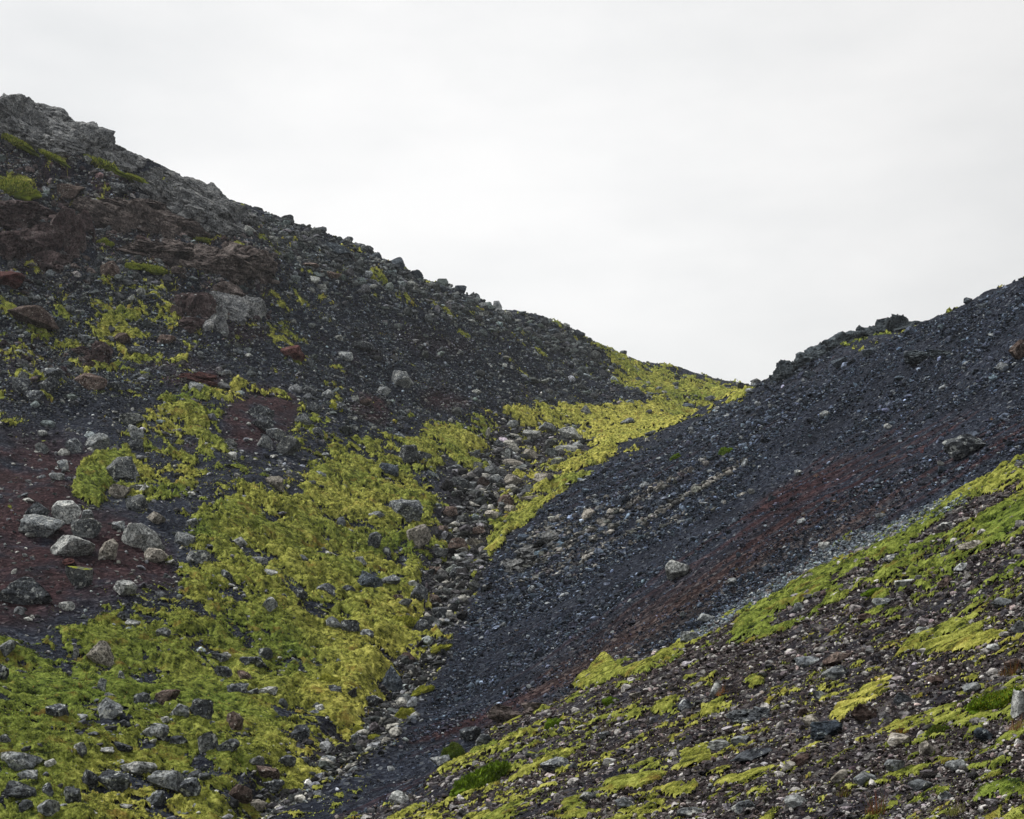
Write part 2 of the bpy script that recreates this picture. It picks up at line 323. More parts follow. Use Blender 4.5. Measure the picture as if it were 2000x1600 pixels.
# small stones use a per-stone tint broken by lichen
mat_stone, N, L, b = newmat('scree_stone')
tc = N.new('ShaderNodeTexCoord').outputs['Object']
t = att(N, 'tint', 'Color')
f = ramp(N, L, nz(N, L, 9, 5, .75, tc), [(.38, G3(.22)), (.5, G3(1.0)), (.62, G3(2.1))])
L.new(mixc(N, L, 1.0, t, f, 'MULTIPLY'), b.inputs['Base Color'])
bump(N, L, b, nz(N, L, 25, 3, .7, tc), .8, .04)
def rockmat(name, dark, mid, pale, lich=(.42, .43, .40), la=.57, lb=.61, mossy=0, sc=1.0):
    m, N, L, b = newmat(name)
    tc = N.new('ShaderNodeTexCoord').outputs['Object']
    inf = N.new('ShaderNodeObjectInfo').outputs['Random']
    off = N.new('ShaderNodeVectorMath'); off.operation = 'ADD'; L.new(tc, off.inputs[0])
    k = mth(N, L, 'MULTIPLY', inf, 50.0); L.new(k, off.inputs[1]); p = off.outputs[0]
    a = ramp(N, L, nz(N, L, 2.6*sc, 8, .72, p), [(.34, dark), (.5, mid), (.68, pale)])
    sp_ = ramp(N, L, nz(N, L, 15*sc, 4, .8, p), [(.42, G3(.18)), (.5, G3(1)), (.59, G3(1.9))])
    a = mixc(N, L, .8, a, sp_, 'MULTIPLY')
    li = ramp(N, L, nz(N, L, 7*sc, 6, .75, p), [(la, G3(0)), (lb, G3(1))])
    a = mixc(N, L, li, a, lich)
    br = ramp(N, L, inf, [(0, G3(.72)), (1, G3(1.28))])
    a = mixc(N, L, 1.0, a, br, 'MULTIPLY')
    if mossy:
        g = N.new('ShaderNodeNewGeometry'); s_ = N.new('ShaderNodeSeparateXYZ'); L.new(g.outputs['Normal'], s_.inputs[0])
        q = mth(N, L, 'ADD', s_.outputs[2], mth(N, L, 'MULTIPLY', nz(N, L, 2.0*sc, 5, .7, p), 1.6))
        q = ramp(N, L, mth(N, L, 'MULTIPLY', q, .5), [(mossy, G3(0)), (mossy+.05, G3(1))])
        a = mixc(N, L, q, a, (.17, .19, .02))
    L.new(a, b.inputs['Base Color'])
    h = mth(N, L, 'ADD', nz(N, L, 10*sc, 6, .75, p), mth(N, L, 'MULTIPLY', vo(N, L, 6*sc, 'Distance', p), .5))
    bump(N, L, b, h, .8, .07)
    return m
MT = {
 'grey': rockmat('grey_basalt', (.05, .056, .065), (.14, .152, .16), (.27, .28, .275)),
 'pale': rockmat('pale_basalt', (.09, .095, .095), (.235, .245, .242), (.40, .41, .395), (.56, .56, .53)),
 'dark': rockmat('dark_lava', (.016, .018, .023), (.056, .062, .07), (.14, .152, .158), (.36, .38, .37), .56, .60),
 'brown': rockmat('brown_lava', (.028, .018, .016), (.075, .055, .048), (.15, .12, .105), (.38, .36, .33), .59, .63),
 'red': rockmat('red_cinder_rock', (.03, .013, .013), (.062, .026, .024), (.12, .07, .065), (.3, .26, .25), .66, .72),
 'tan': rockmat('tan_basalt', (.075, .067, .058), (.20, .185, .16), (.33, .305, .27), (.45, .43, .39)),
 'blue': rockmat('blue_grey_lava', (.018, .023, .032), (.04, .05, .062), (.085, .10, .115), (.24, .27, .28), .58, .63),
 'mossy': rockmat('moss_capped_basalt', (.03, .034, .04), (.085, .092, .095), (.17, .175, .17), mossy=.86),
}

# ------------------------------------------------------------------ mesh helpers
def mesh(name, co, faces, k, attrs=None, cols=None, smooth=False):
    """co [n,3], faces [m,k] -> mesh"""
    me = bpy.data.meshes.new(name); n = len(co); m = len(faces)
    me.vertices.add(n); me.vertices.foreach_set('co', np.ascontiguousarray(co, dtype=np.float32).ravel())
    me.loops.add(m*k); me.polygons.add(m)
    me.loops.foreach_set('vertex_index', np.ascontiguousarray(faces, dtype=np.int32).ravel())
    me.polygons.foreach_set('loop_start', np.arange(0, m*k, k, dtype=np.int32))
    try: me.polygons.foreach_set('loop_total', np.full(m, k, dtype=np.int32))
    except Exception: pass
    me.polygons.foreach_set('use_smooth', np.full(m, smooth))
    me.update(calc_edges=True)
    for a, val in (attrs or {}).items():
        at = me.attributes.new(a, 'FLOAT', 'POINT'); at.data.foreach_set('value', np.ascontiguousarray(val, dtype=np.float32).ravel())
    for a, val in (cols or {}).items():
        at = me.attributes.new(a, 'FLOAT_COLOR', 'POINT')
        c4 = np.ones((n, 4), np.float32); c4[:, :3] = val; at.data.foreach_set('color', c4.ravel())
    return me
def link(name, me, mat, loc=(0, 0, 0), parent=None, **props):
    o = bpy.data.objects.new(name, me); C.objects.link(o); o.location = loc
    if mat and not me.materials: me.materials.append(mat)
    if parent: o.parent = parent
    for k, v in props.items(): o[k] = v
    return o
def ico(sub):
    bm = bmesh.new(); bmesh.ops.create_icosphere(bm, subdivisions=sub, radius=1)
    v = np.array([x.co[:] for x in bm.verts]); f = np.array([[q.index for q in x.verts] for x in bm.faces]); bm.free()
    return v / np.linalg.norm(v, axis=1)[:, None], f
ICO = {s: ico(s) for s in (1, 2, 3, 4, 5)}
def rot(a, b, c):
    ca, sa, cb, sb, cc, sc = math.cos(a), math.sin(a), math.cos(b), math.sin(b), math.cos(c), math.sin(c)
    return np.array([[cc, -sc, 0], [sc, cc, 0], [0, 0, 1]]) @ np.array([[cb, 0, sb], [0, 1, 0], [-sb, 0, cb]]) @ np.array([[1, 0, 0], [0, ca, -sa], [0, sa, ca]])
def rock(seed, dims, sub=3, cuts=11, rough=.06, lump=.12, box=0.0, joint=0.0):
    r = np.random.default_rng(seed); d, f = ICO[sub]
    p = d*1.0
    if box:                                     # squarer block
        q = p/np.abs(p).max(1)[:, None]; p = p*(1-box) + q*.72*box
    p = p*(1+lump*fb3(d*1.3+seed % 97, 2, seed % 1000)[:, None])
    for _ in range(cuts):
        n = r.normal(size=3); n /= np.linalg.norm(n); h = r.uniform(.42, .82)
        e = np.maximum(p @ n - h, 0); p = p - e[:, None]*n
    if rough: p = p + d*(rough*fb3(p*4.2+seed % 31, 4, seed % 777, .6))[:, None]
    if joint:                                   # bedding steps and open joints
        zz = p[:, 2]*5 + 1.2*vn3(p*2+seed % 13, seed % 91); st = (zz-np.floor(zz)); p[:, :2] *= (1-joint*.45*(1-ss(0, .25, st)*ss(1, .8, st)) - joint*.5*(r01(np.floor(zz).astype(np.int64), np.zeros(len(zz), np.int64), 0, seed)-.5))[:, None]
        cn = vn3(p*np.array([3.1, 3.1, 1.6])+seed % 17, seed % 57); p *= (1-joint*1.7*np.exp(-(cn/.055)**2))[:, None]
    p -= (p.max(0)+p.min(0))/2; p /= (p.max(0)-p.min(0)); 
    return p*np.array(dims), f

# ------------------------------------------------------------------ ground mesh
idx = np.arange(NU*NV).reshape(NU, NV)
fq = np.stack([idx[:-1, :-1], idx[1:, :-1], idx[1:, 1:], idx[:-1, 1:]], -1).reshape(-1, 4)
streak = fbm2(ac*.9, al*.05, 4, 91, .6)
red = np.clip(np.maximum.reduce([R_scree*.85*ss(.05, .7, 1.2*streak + .9*fbm2(ac*2.4, al*.10, 3, 95) + .46*poly([(850,1440),(1150,1230),(1420,1060),(1600,900),(1800,820),(2300,700),(2300,950),(1950,900),(1500,1110),(1250,1250),(1000,1400)], .02) - .22),
    ell(1560,960,130,26,30,.9,.01)*ss(-.3, .2, streak), R_soil*.85*ss(-.5, .1, n1), ell(870,790,45,14,-5,.9), ell(700,690,50,10,0,.5)*ss(-.2, .2, n1), ell(480,665,40,8,0,.7), ell(330,712,60,6,0,.7), ell(380,738,60,14,5,.9), ell(820,660,50,8,-15,.5), ell(860,680,60,8,-10,.6), R_crag*.6*ss(-.2, .3, n1), R_far*.25*ss(.1, .4, n1)]), 0, 1)
brown = np.clip(R_fore*(.55+.8*n1) + R_gully*.4 + R_scree*ell(1400,1160,420,40,28,.6,.02), 0, 1)
co = np.stack([X, Y, Z], -1).reshape(-1, 3)
me = mesh('hillside', co, fq, 4, {'red': red, 'brown': brown}, smooth=True)
link('hillside', me, mat_ground, kind='structure', label='dark volcanic hillsides of black and red cinder meeting in a gully')
ax_, ay_ = np.meshgrid(np.linspace(-70, 100, 120), np.concatenate([np.linspace(-22, 6, 60), np.linspace(7, 230, 110)]), indexing='ij')
az_ = H0(ax_, ay_) + .15*fbm2(ax_*.5, ay_*.5, 3, 51) - np.where((ay_ > 1.5) & (np.abs(ax_) < 1.35*ay_), 1.0 + .02*ay_, .0)
ia = np.arange(ax_.size).reshape(ax_.shape); fa_ = np.stack([ia[:-1, :-1], ia[1:, :-1], ia[1:, 1:], ia[:-1, 1:]], -1).reshape(-1, 4)
link('ground', mesh('ground', np.stack([ax_, ay_, az_], -1).reshape(-1, 3), fa_, 4, {'red': np.zeros(ax_.size), 'brown': np.full(ax_.size, .6)}, smooth=True), mat_ground, kind='structure', label='dark ground round and behind the viewpoint')
# ------------------------------------------------------------------ moss carpet (raised cushions)
cu = 1-np.abs(fbm2(X*1.1, Y*1.1, 3, 101))*2.4; cu2 = fbm2(X*3.2, Y*3.2, 3, 105, .5)
lift = -.012 + np.clip((moss-.45)/.55, 0, 1)*.03 + mossh*np.clip((Y/45)**1.5, .06, 1.1)*(.20 + .10*cu + .04*cu2)
keep = (moss > .45)
fm = fq[(keep.reshape(-1)[fq]).all(1)]
used = np.zeros(NU*NV, bool); used[fm.ravel()] = True
remap = np.cumsum(used)-1
yellow = np.clip(.38 + .75*fbm2(X*.22, Y*.22, 3, 111) + .3*n2 + .12*ss(50, 90, Y), 0, 1)
yellow = yellow*(1-.75*mxm([poly([(-300,1250),(200,1180),(330,1250),(300,1400),(180,1480),(150,1620),(-300,1700)], .03), poly([(130,990),(170,900),(240,870),(250,920),(210,1000)], .01), poly([(1420,1270),(1430,1190),(1560,1110),(1640,1060),(1800,1000),(1900,980),(1860,1080),(1660,1150),(1560,1240)], .012), ell(720,935,40,14), ell(1960,1550,70,30,12), ell(1950,1010,60,30)]))
yellow = np.clip(yellow + .3*mxm([poly([(955,830),(1010,795),(1290,787),(1460,765),(1250,860),(1000,1050)], .01), poly([(500,1640),(620,1300),(900,1060),(950,1090),(760,1440),(640,1560)], .02), poly([(1108,1345),(1180,1285),(1285,1300),(1230,1322)], .004), ell(500,770,110,30,-20)]), 0, 1)
ZM = Z + lift; ZP = Z + np.maximum(lift, 0)*.6
cm = np.stack([X, Y, ZM], -1).reshape(-1, 3)[used]
me = mesh('moss_carpet', cm, remap[fm], 4, {'yellow': yellow.reshape(-1)[used]}, smooth=True)
link('moss_carpet', me, mat_moss, kind='stuff', label='yellow-green moss spread over the slopes in ragged cushions', category='moss')
print('ground', len(co), 'moss', len(cm))
# image-even sampling weights (a spot's solid angle from the path)
dv = np.abs(np.gradient(Z0/Y, axis=1)); du = np.gradient(uu)[:, None]
near = ((np.abs(U) < .60) | ((Y < 26) & (np.abs(U) < 1.25))) & vis
aw = np.clip(dv, 1e-5, .01)*du*near*(Y > 3.2)
def sample(wt, n):
    p = np.cumsum((aw*wt).ravel()); k = np.searchsorted(p, rng.random(n)*p[-1])
    i, j = np.unravel_index(np.minimum(k, NU*NV-1), (NU, NV))
    i = np.minimum(i, NU-2); j = np.minimum(j, NV-2)
    a = rng.random(n); b = rng.random(n)
    u = uu[i]+(uu[i+1]-uu[i])*a; v = vv[j]+(vv[j+1]-vv[j])*b; y = np.exp(v)
    def bl(A): return (A[i, j]*(1-a)+A[i+1, j]*a)*(1-b)+(A[i, j+1]*(1-a)+A[i+1, j+1]*a)*b
    return i, j, u*y, y, bl
# ------------------------------------------------------------------ moss fuzz: small leaning blades
def blades(x, y, z, h, wd, tint, ang):
    n = len(x); th = rng.random(n)*6.283; a2 = ang+rng.normal(0, .9, n); le = .55+rng.random(n)*.43
    base = np.stack([x, y, z], -1); side = np.stack([np.cos(th), np.sin(th), rng.normal(0, .3, n)], -1)*(wd/2)[:, None]
    tip = base + np.stack([np.cos(a2)*le, np.sin(a2)*le, np.sqrt(np.maximum(1-le**2, .05))], -1)*h[:, None]
    co = np.empty((n*3, 3)); co[0::3] = base-side; co[1::3] = base+side; co[2::3] = tip
    return co, np.arange(n*3).reshape(-1, 3), np.repeat(tint, 3, 0)
def mosstint(yl, q, n):
    q = q[:, None]; yl = yl[:, None]
    g = np.array([.018, .034, .007])*(1-q) + np.array([.21, .31, .045])*q
    y = np.array([.08, .095, .018])*(1-q) + np.array([.66, .64, .15])*q
    c = g*(1-yl) + y*yl
    d = rng.random(n) < .07; c[d] = np.array([.24, .14, .045])*(.5+rng.random((d.sum(), 1))); return c
nb = 1000000
fr = ss(.24, .62, md)**1.5*(1-ss(0, .2, R_scree*(M < .3)))*(1-.9*R_soil*(M < .8))
i, j, x, y, bl = sample(fr, nb)
z = bl(np.where(moss > .45, ZM, Z+.004)); sz = np.clip(y*.00082, .006, .09)*rng.uniform(.6, 1.4, nb)
yl = np.clip(yellow[i, j]+rng.normal(0, .12, nb), 0, 1)
q = np.clip(.47 + .8*gn2(x*1.9, y*1.9, 171) + .4*gn2(x*6, y*6, 172) + .6*gn2(x*.45, y*.45, 173) + rng.normal(0, .15, nb), 0, 1)
ang = -.6 + 2.2*gn2(x*.5, y*.5, 181)
tn = mosstint(yl, q, nb)
br = (.8*ss(.02, .36, fbm2(x*.75+3, y*.75, 3, 191, .6)))[:, None]
tn = tn*(1-br) + br*np.array([.27, .20, .055])*(.45+.8*q[:, None])
co, fa, ti = blades(x, y, z-.1*sz, sz*1.5, sz*.8, tn, ang)
link('moss_fuzz', mesh('moss_fuzz', co, fa, 3, cols={'tint': ti}), mat_blade, kind='stuff', label='fine leafy tips of the moss and low plants', category='moss')
# ------------------------------------------------------------------ loose stones (too many to count), one object per stretch of slope
TM = {1: [rock(900+k, (1, rng.uniform(.5, .95), rng.uniform(.35, .8)), 1, 9, 0, .35) for k in range(14)],
      2: [rock(930+k, (1, rng.uniform(.5, .95), rng.uniform(.35, .8)), 2, 16, .05, .3, .3) for k in range(14)]}
def stones(name, label, wt, n, pxa, pxb, tone, sub=1, sink=.15, cat='stones', power=2.2, zsrc=None):
    i, j, x, y, bl = sample(wt, n); z = bl(ZP)
    px = pxa*(1-rng.random(n))**(-1/power); px = np.minimum(px, pxb)
    s = px/FOC*y*rng.uniform(.85, 1.15, n)
    s = np.maximum(s, .014)
    t = tone(n, i, j, px)
    which = rng.integers(0, 14, n); CO = []; FA = []; TI = []; off = 0
    for k in range(14):
        m = which == k; c = m.sum()
        if not c: continue
        P, f = TM[sub][k]; nvv = len(P)
        th = rng.random(c)*6.283; ct, st = np.cos(th), np.sin(th); tl = rng.normal(0, .45, c); cl, sl = np.cos(tl), np.sin(tl)
        q = P[None]*s[m][:, None, None]
        qx = q[..., 0]*cl[:, None]-q[..., 2]*sl[:, None]; qz = q[..., 0]*sl[:, None]+q[..., 2]*cl[:, None]
        rx = qx*ct[:, None]-q[..., 1]*st[:, None]; ry = qx*st[:, None]+q[..., 1]*ct[:, None]
        out = np.stack([rx+x[m][:, None], ry+y[m][:, None], qz+(z[m]+sink*s[m])[:, None]], -1).reshape(-1, 3)
        CO.append(out); FA.append((f[None]+(np.arange(c)*nvv)[:, None, None]).reshape(-1, 3)+off); TI.append(np.repeat(t[m], nvv, 0)); off += len(out)
    link(name, mesh(name, np.concatenate(CO), np.concatenate(FA), 3, cols={'tint': np.concatenate(TI)}), mat_stone, kind='stuff', label=label, category=cat)
def tone(base, var=.5, pale=.1, palec=(.30, .30, .28), redmix=0):
    base = np.array(base); palec = np.array(palec)
    def f(n, i, j, px):
        c = base*np.exp(rng.normal(0, var, n))[:, None]
        c = c*(1+rng.normal(0, .035, (n, 3)))
        p = rng.random(n) < pale; c[p] = palec*rng.uniform(.55, 1.1, p.sum())[:, None]
        if redmix:
            r = (red[i, j]*redmix)[:, None]; r = r*(~p[:, None]); c = c*(1-r)+c*np.array([1.3, .72, .66])*r
        return np.clip(c, .006, .5)
    return f
bare = 1-moss
band = ss(-.25, .35, fbm2(ac*.45, al*.08, 4, 121, .6) + .5*fbm2(X*.35, Y*.35, 3, 122))
rim = ss(-.1, .5, fbm2(ac*1.3, al*.16, 3, 141)+.3)*poly([(960,1130),(1000,1060),(1120,960),(1330,835),(1480,765),(1560,720),(1500,830),(1330,980),(1180,1090),(1000,1180),(900,1330)], .02)
stones('scree_gravel', 'fine dark cinder gravel over the black scree slope', R_scree*bare*(.10+band**1.5+.7*rim)*(1-.45*red), 165000, 1.8, 8, tone((.019, .025, .037), .8, .055, (.16, .185, .21), .6), 1)
stones('scree_stones', 'blue-grey stones strewn in bands down the black scree slope', R_scree*bare*(.03+band**3*.6+rim*(.2+band))*(1-.8*red), 15000, 4.2, 20, tone((.037, .046, .062), .7, .10, (.19, .205, .215), .4), 2, power=2.8)
strip = poly([(1000,1120),(1060,1050),(1150,990),(1330,960),(1420,900),(1440,940),(1320,1010),(1200,1060),(1060,1130)], .02)
stones('scree_rubble', 'coarse grey rubble in the strip above the foot of the scree slope', strip*ss(.0, .35, fbm2(ac*1.1, al*.18, 3, 142)), 2200, 5, 18, tone((.07, .07, .068), .5, .2, (.24, .23, .21)), 2, power=2.6)
lip = poly([(1330,1250),(1450,1175),(1600,1085),(1760,1015),(1900,950),(1880,985),(1700,1065),(1560,1130),(1420,1215),(1340,1265)], .004)
stones('shelf_gravel', 'blue-grey gravel strip along the edge of the green shelf', lip, 9000, 3.5, 10, tone((.075, .09, .105), .5, .10, (.28, .30, .30)), 1)
rocky = (1-.9*smooth)*mxm([R_far*.3, poly([(500,425),(800,530),(1150,655),(1480,757),(1300,760),(1100,700),(900,640),(700,560),(500,520)], .01)])
stones('hill_gravel', 'fine blue-grey gravel on the left hill', R_far*bare*(1-.5*red), 75000, 2.4, 7, tone((.034, .040, .048), .8, .08, (.22, .235, .23), .6), 1)
stones('hill_stones', 'grey-green stones scattered under the ridge of the left hill', rocky*(bare*.8+.2)*(1-R_crag*.4), 11000, 5, 22, tone((.065, .073, .075), .5, .10, (.2, .21, .2), .5), 2, power=2.5)
slopeL = np.clip(left-R_far, 0, 1)
stones('moss_slope_gravel', 'small grey stones in the moss of the lower left slope', slopeL*(.22+bare)*(.3+ss(-.2, .4, n1))*(1-.75*R_soil), 52000, 3, 12, tone((.09, .095, .10), .6, .16, (.27, .27, .24)), 1, power=2.2)
clump = ss(-.1, .45, fbm2(X*.3, Y*.3, 3, 131)+.4*n2)
lowr = poly([(300,1240),(500,1100),(700,1080),(900,1050),(800,1400),(560,1640),(0,1700),(0,1420),(180,1320)], .04)
hump = poly([(230,800),(430,735),(640,740),(800,800),(700,860),(620,920),(560,1010),(400,1000),(250,1010),(240,900)], .02)
stones('moss_slope_stones', 'lichen-speckled grey stones standing out of the moss of the lower left slope', slopeL*(.24+.9*clump*(.25+lowr+hump))*(.5+.5*bare), 19000, 5.5, 26, tone((.085, .092, .10), .65, .25, (.28, .285, .27)), 2, .1, power=2.4)
stones('gully_stones', 'grey and tan boulders packed along the gully floor', R_gully*(.15+bare)*(.2+bed), 6500, 5, 26, tone((.050, .052, .054), .75, .13, (.29, .285, .26)), 2, .25, power=2.3)
stones('crag_rubble', 'brown and grey rubble below the crags of the left hill', R_crag*bare*(1-mxm([ell(120,270,220,70,-15,.9,.01), ell(400,400,160,60,-25,.9,.01), ell(420,540,120,40,-10,.9,.01)])), 5000, 3.5, 18, tone((.055, .046, .046), .5, .10, (.2, .19, .19), .6), 2, power=2.2)
stones('shelf_rubble', 'brown-grey volcanic rubble on the near slope', R_fore*bare*(.4+ss(-.4, .3, n1)), 210000, 3.2, 14, tone((.040, .033, .032), .85, .15, (.28, .27, .26)), 1, power=2.1)
stones('shelf_stones', 'larger lichened stones on the near slope', R_fore*(bare*.7+.25), 20000, 8, 26, tone((.07, .066, .068), .7, .2, (.27, .26, .25)), 2, .08, power=2.6)
print('stones done')
#OBJECTS#
# ------------------------------------------------------------------ crags: jointed bedrock breaking out of the slope, one mesh each
from mathutils.bvhtree import BVHTree
CRG = []
def crag(chunks, mat, label, seed, box=.45, lump=.14, rough=.055, sub=4, depth=.8, cuts=9, grow=1.3, extra=3, tie=0, dip=.1, joint=.13):
    r = np.random.default_rng(seed); CO = []; FA = []; off = 0; org = None
    ch = list(chunks)
    for (px, py, w_, h_) in chunks:                 # smaller blocks jointed into the big ones
        for _ in range(extra):
            ch.append((px+r.uniform(-.38, .38)*w_, py+r.uniform(-.2, .35)*h_, w_*r.uniform(.35, .6), h_*r.uniform(.35, .6)))
    ym = float(np.median([spot(a[0], a[1], True)[1] for a in ch]))
    for k, (px, py, w_, h_) in enumerate(ch):
        x, y, z = spot(px, py, True)
        if tie: g_ = min(max(y, ym-tie), ym+tie)/y; x, y, z = x*g_, y*g_, z*g_
        wd, hd = w_/FOC*y*grow, h_/FOC*y*grow*1.12
        P, f = rock(seed*31+k*7, (wd, wd*depth, hd), 5 if w_ > 56 else sub, cuts, rough, lump, box, joint)
        R = rot(r.normal(0, .06), r.normal(dip, .10), r.normal(0, .22))
        q = P @ R.T + np.array([x, y+wd*depth*.08, z-hd*.04])
        if org is None: org = np.array([x, y, z-hd*.5])
        CO.append(q); FA.append(f+off); off += len(q)
    CRG.append((np.concatenate(CO), np.concatenate(FA)))
    co = np.concatenate(CO)-org
    link('rock_outcrop', mesh('rock_outcrop', co, np.concatenate(FA), 3), MT[mat], tuple(org), label=label, category='rock outcrop')
MT['crag'] = rockmat('jointed_crag', (.035, .037, .042), (.115, .12, .124), (.23, .23, .225), (.34, .35, .33), .60, .65, sc=.7)
MT['cragbrown'] = rockmat('brown_crag', (.024, .019, .018), (.075, .062, .058), (.16, .14, .13), (.28, .28, .26), .64, .70, sc=.6)
MT['cragdark'] = rockmat('dark_brown_crag', (.014, .011, .012), (.042, .030, .030), (.085, .072, .07), (.27, .29, .28), .62, .68, sc=.6)
MT['lava'] = rockmat('lumpy_lava_crag', (.016, .021, .028), (.044, .054, .062), (.085, .10, .105), (.17, .19, .18), .64, .72, sc=.8)
crag([(-70,225,170,90),(15,232,110,76),(98,243,104,56),(55,272,90,50),(140,262,86,46),(165,288,84,56),(170,254,50,32),(208,304,70,46),(236,318,56,34),(256,326,46,26),(112,292,80,40),(215,322,60,34),(60,240,60,50)], 'crag', 'massive jointed grey crag on the skyline at the top of the left hill', 1, dip=.3)
crag([(308,354,66,24),(345,366,92,34),(388,378,72,34),(422,396,60,38),(452,418,54,34),(330,390,100,36),(385,412,110,46),(288,368,50,16),(480,438,40,20),(430,430,70,30),(400,440,90,40),(450,455,70,30),(360,430,80,30)], 'crag', 'brown-grey sloping slab outcrop stepping down the skyline below the big crag', 2, .55, depth=.7, dip=.45)
crag([(215,435,110,54),(265,432,80,62),(318,440,80,56),(362,452,70,36),(240,410,90,24),(300,412,90,26)], 'cragbrown', 'red-brown overhanging rock face with grey lichen streak under the slab outcrop', 3, dip=.3)
crag([(20,430,90,46),(60,470,80,64),(116,470,54,92),(142,486,36,80),(5,490,70,56),(90,516,80,40),(95,425,70,34),(160,440,40,50)], 'cragdark', 'dark wine-brown ledges with a pale upright fin at the left edge', 4)
crag([(300,488,110,22),(360,500,110,36),(420,520,110,50),(465,540,100,48),(498,520,70,34),(445,572,56,34),(512,545,46,24),(350,520,60,30)], 'cragbrown', 'layered tan-brown outcrop with a pointed right end above the cinder slope', 5, .5, dip=.2)
crag([(388,612,50,64),(362,600,40,44),(375,640,44,30)], 'cragdark', 'dark split outcrop standing beside the squat grey block', 6)
crag([(442,606,66,52),(482,606,56,40),(422,640,38,38)], 'crag', 'squat grey-brown block outcrop over a dark hollow', 7)
crag([(180,705,56,44),(195,690,38,36),(160,690,40,20)], 'cragdark', 'ragged dark brown spire of rock among moss on the left hill', 8, .2, .3, .12)
crag([(1530,738,34,34),(1550,724,44,34),(1550,745,50,24),(1536,720,20,24)], 'lava', 'first dark lava knob where the right ridge rises from the pass', 9, .1, .32, .14, depth=.9, cuts=4, grow=1.5, tie=.5, dip=-.1, joint=.06)
crag([(1582,706,40,28),(1600,692,50,30),(1632,676,56,28),(1660,664,44,24),(1610,708,60,24)], 'lava', 'long bumpy lava wall on the right ridge above the first knob', 10, .1, .32, .14, depth=.9, cuts=4, grow=1.5, tie=.5, dip=-.1, joint=.06)
crag([(1684,650,20,22),(1705,652,44,22),(1730,646,44,22),(1740,640,40,24),(1757,632,26,26),(1775,640,50,20)], 'lava', 'notched lava crag with two small horns on the right ridge', 11, .1, .34, .15, depth=.9, cuts=4, grow=1.5, tie=.5, dip=-.1, joint=.06)
crag([(1005,1107,36,30),(1025,1092,34,24),(1048,1078,44,26),(1064,1063,34,20),(1080,1048,34,20)], 'crag', 'pale crusty lava rib poking through the foot of the black scree', 12, .1, .3, .13, cuts=5, depth=3.2, dip=-.4)
crag([(375,742,80,22),(350,750,50,14),(400,738,40,14)], 'red', 'low red-brown rock hump above the mossy knoll', 13, .2, .3, .1, tie=.3)
crag([(1467,1405,80,30),(1495,1396,50,22)], 'dark', 'grey-speckled rock ledge over a dark hollow on the near slope', 14, .3, .2, .1)
crag([(978,1394,44,28),(1050,1388,56,22),(1010,1400,40,18)], 'cragbrown', 'lichened ledge with a dark overhang at the upper lip of the near slope', 15, .2, .2, .1, tie=.15)
crag([(1800,700,60,20),(1840,692,40,14)], 'lava', 'low flat lava outcrop halfway up the upper black scree', 16, .2, .3, .1)
_o = 0; _v = []; _f = []
for a, b_ in CRG: _v.append(a); _f.append(b_+_o); _o += len(a)
BV = BVHTree.FromPolygons([tuple(q) for q in np.concatenate(_v)], [tuple(map(int, q)) for q in np.concatenate(_f)])
def rest(px, py):                    # spot on the slope or on the bedrock that covers it
    x, y, z = spot(px, py); d = Vector((x, y, z)); L_ = d.length
    h = BV.ray_cast(Vector((0, 0, 0)), d.normalized(), L_) if px < 700 and py < 700 else (None,)
    return tuple(h[0]) if h[0] is not None else (x, y, z)
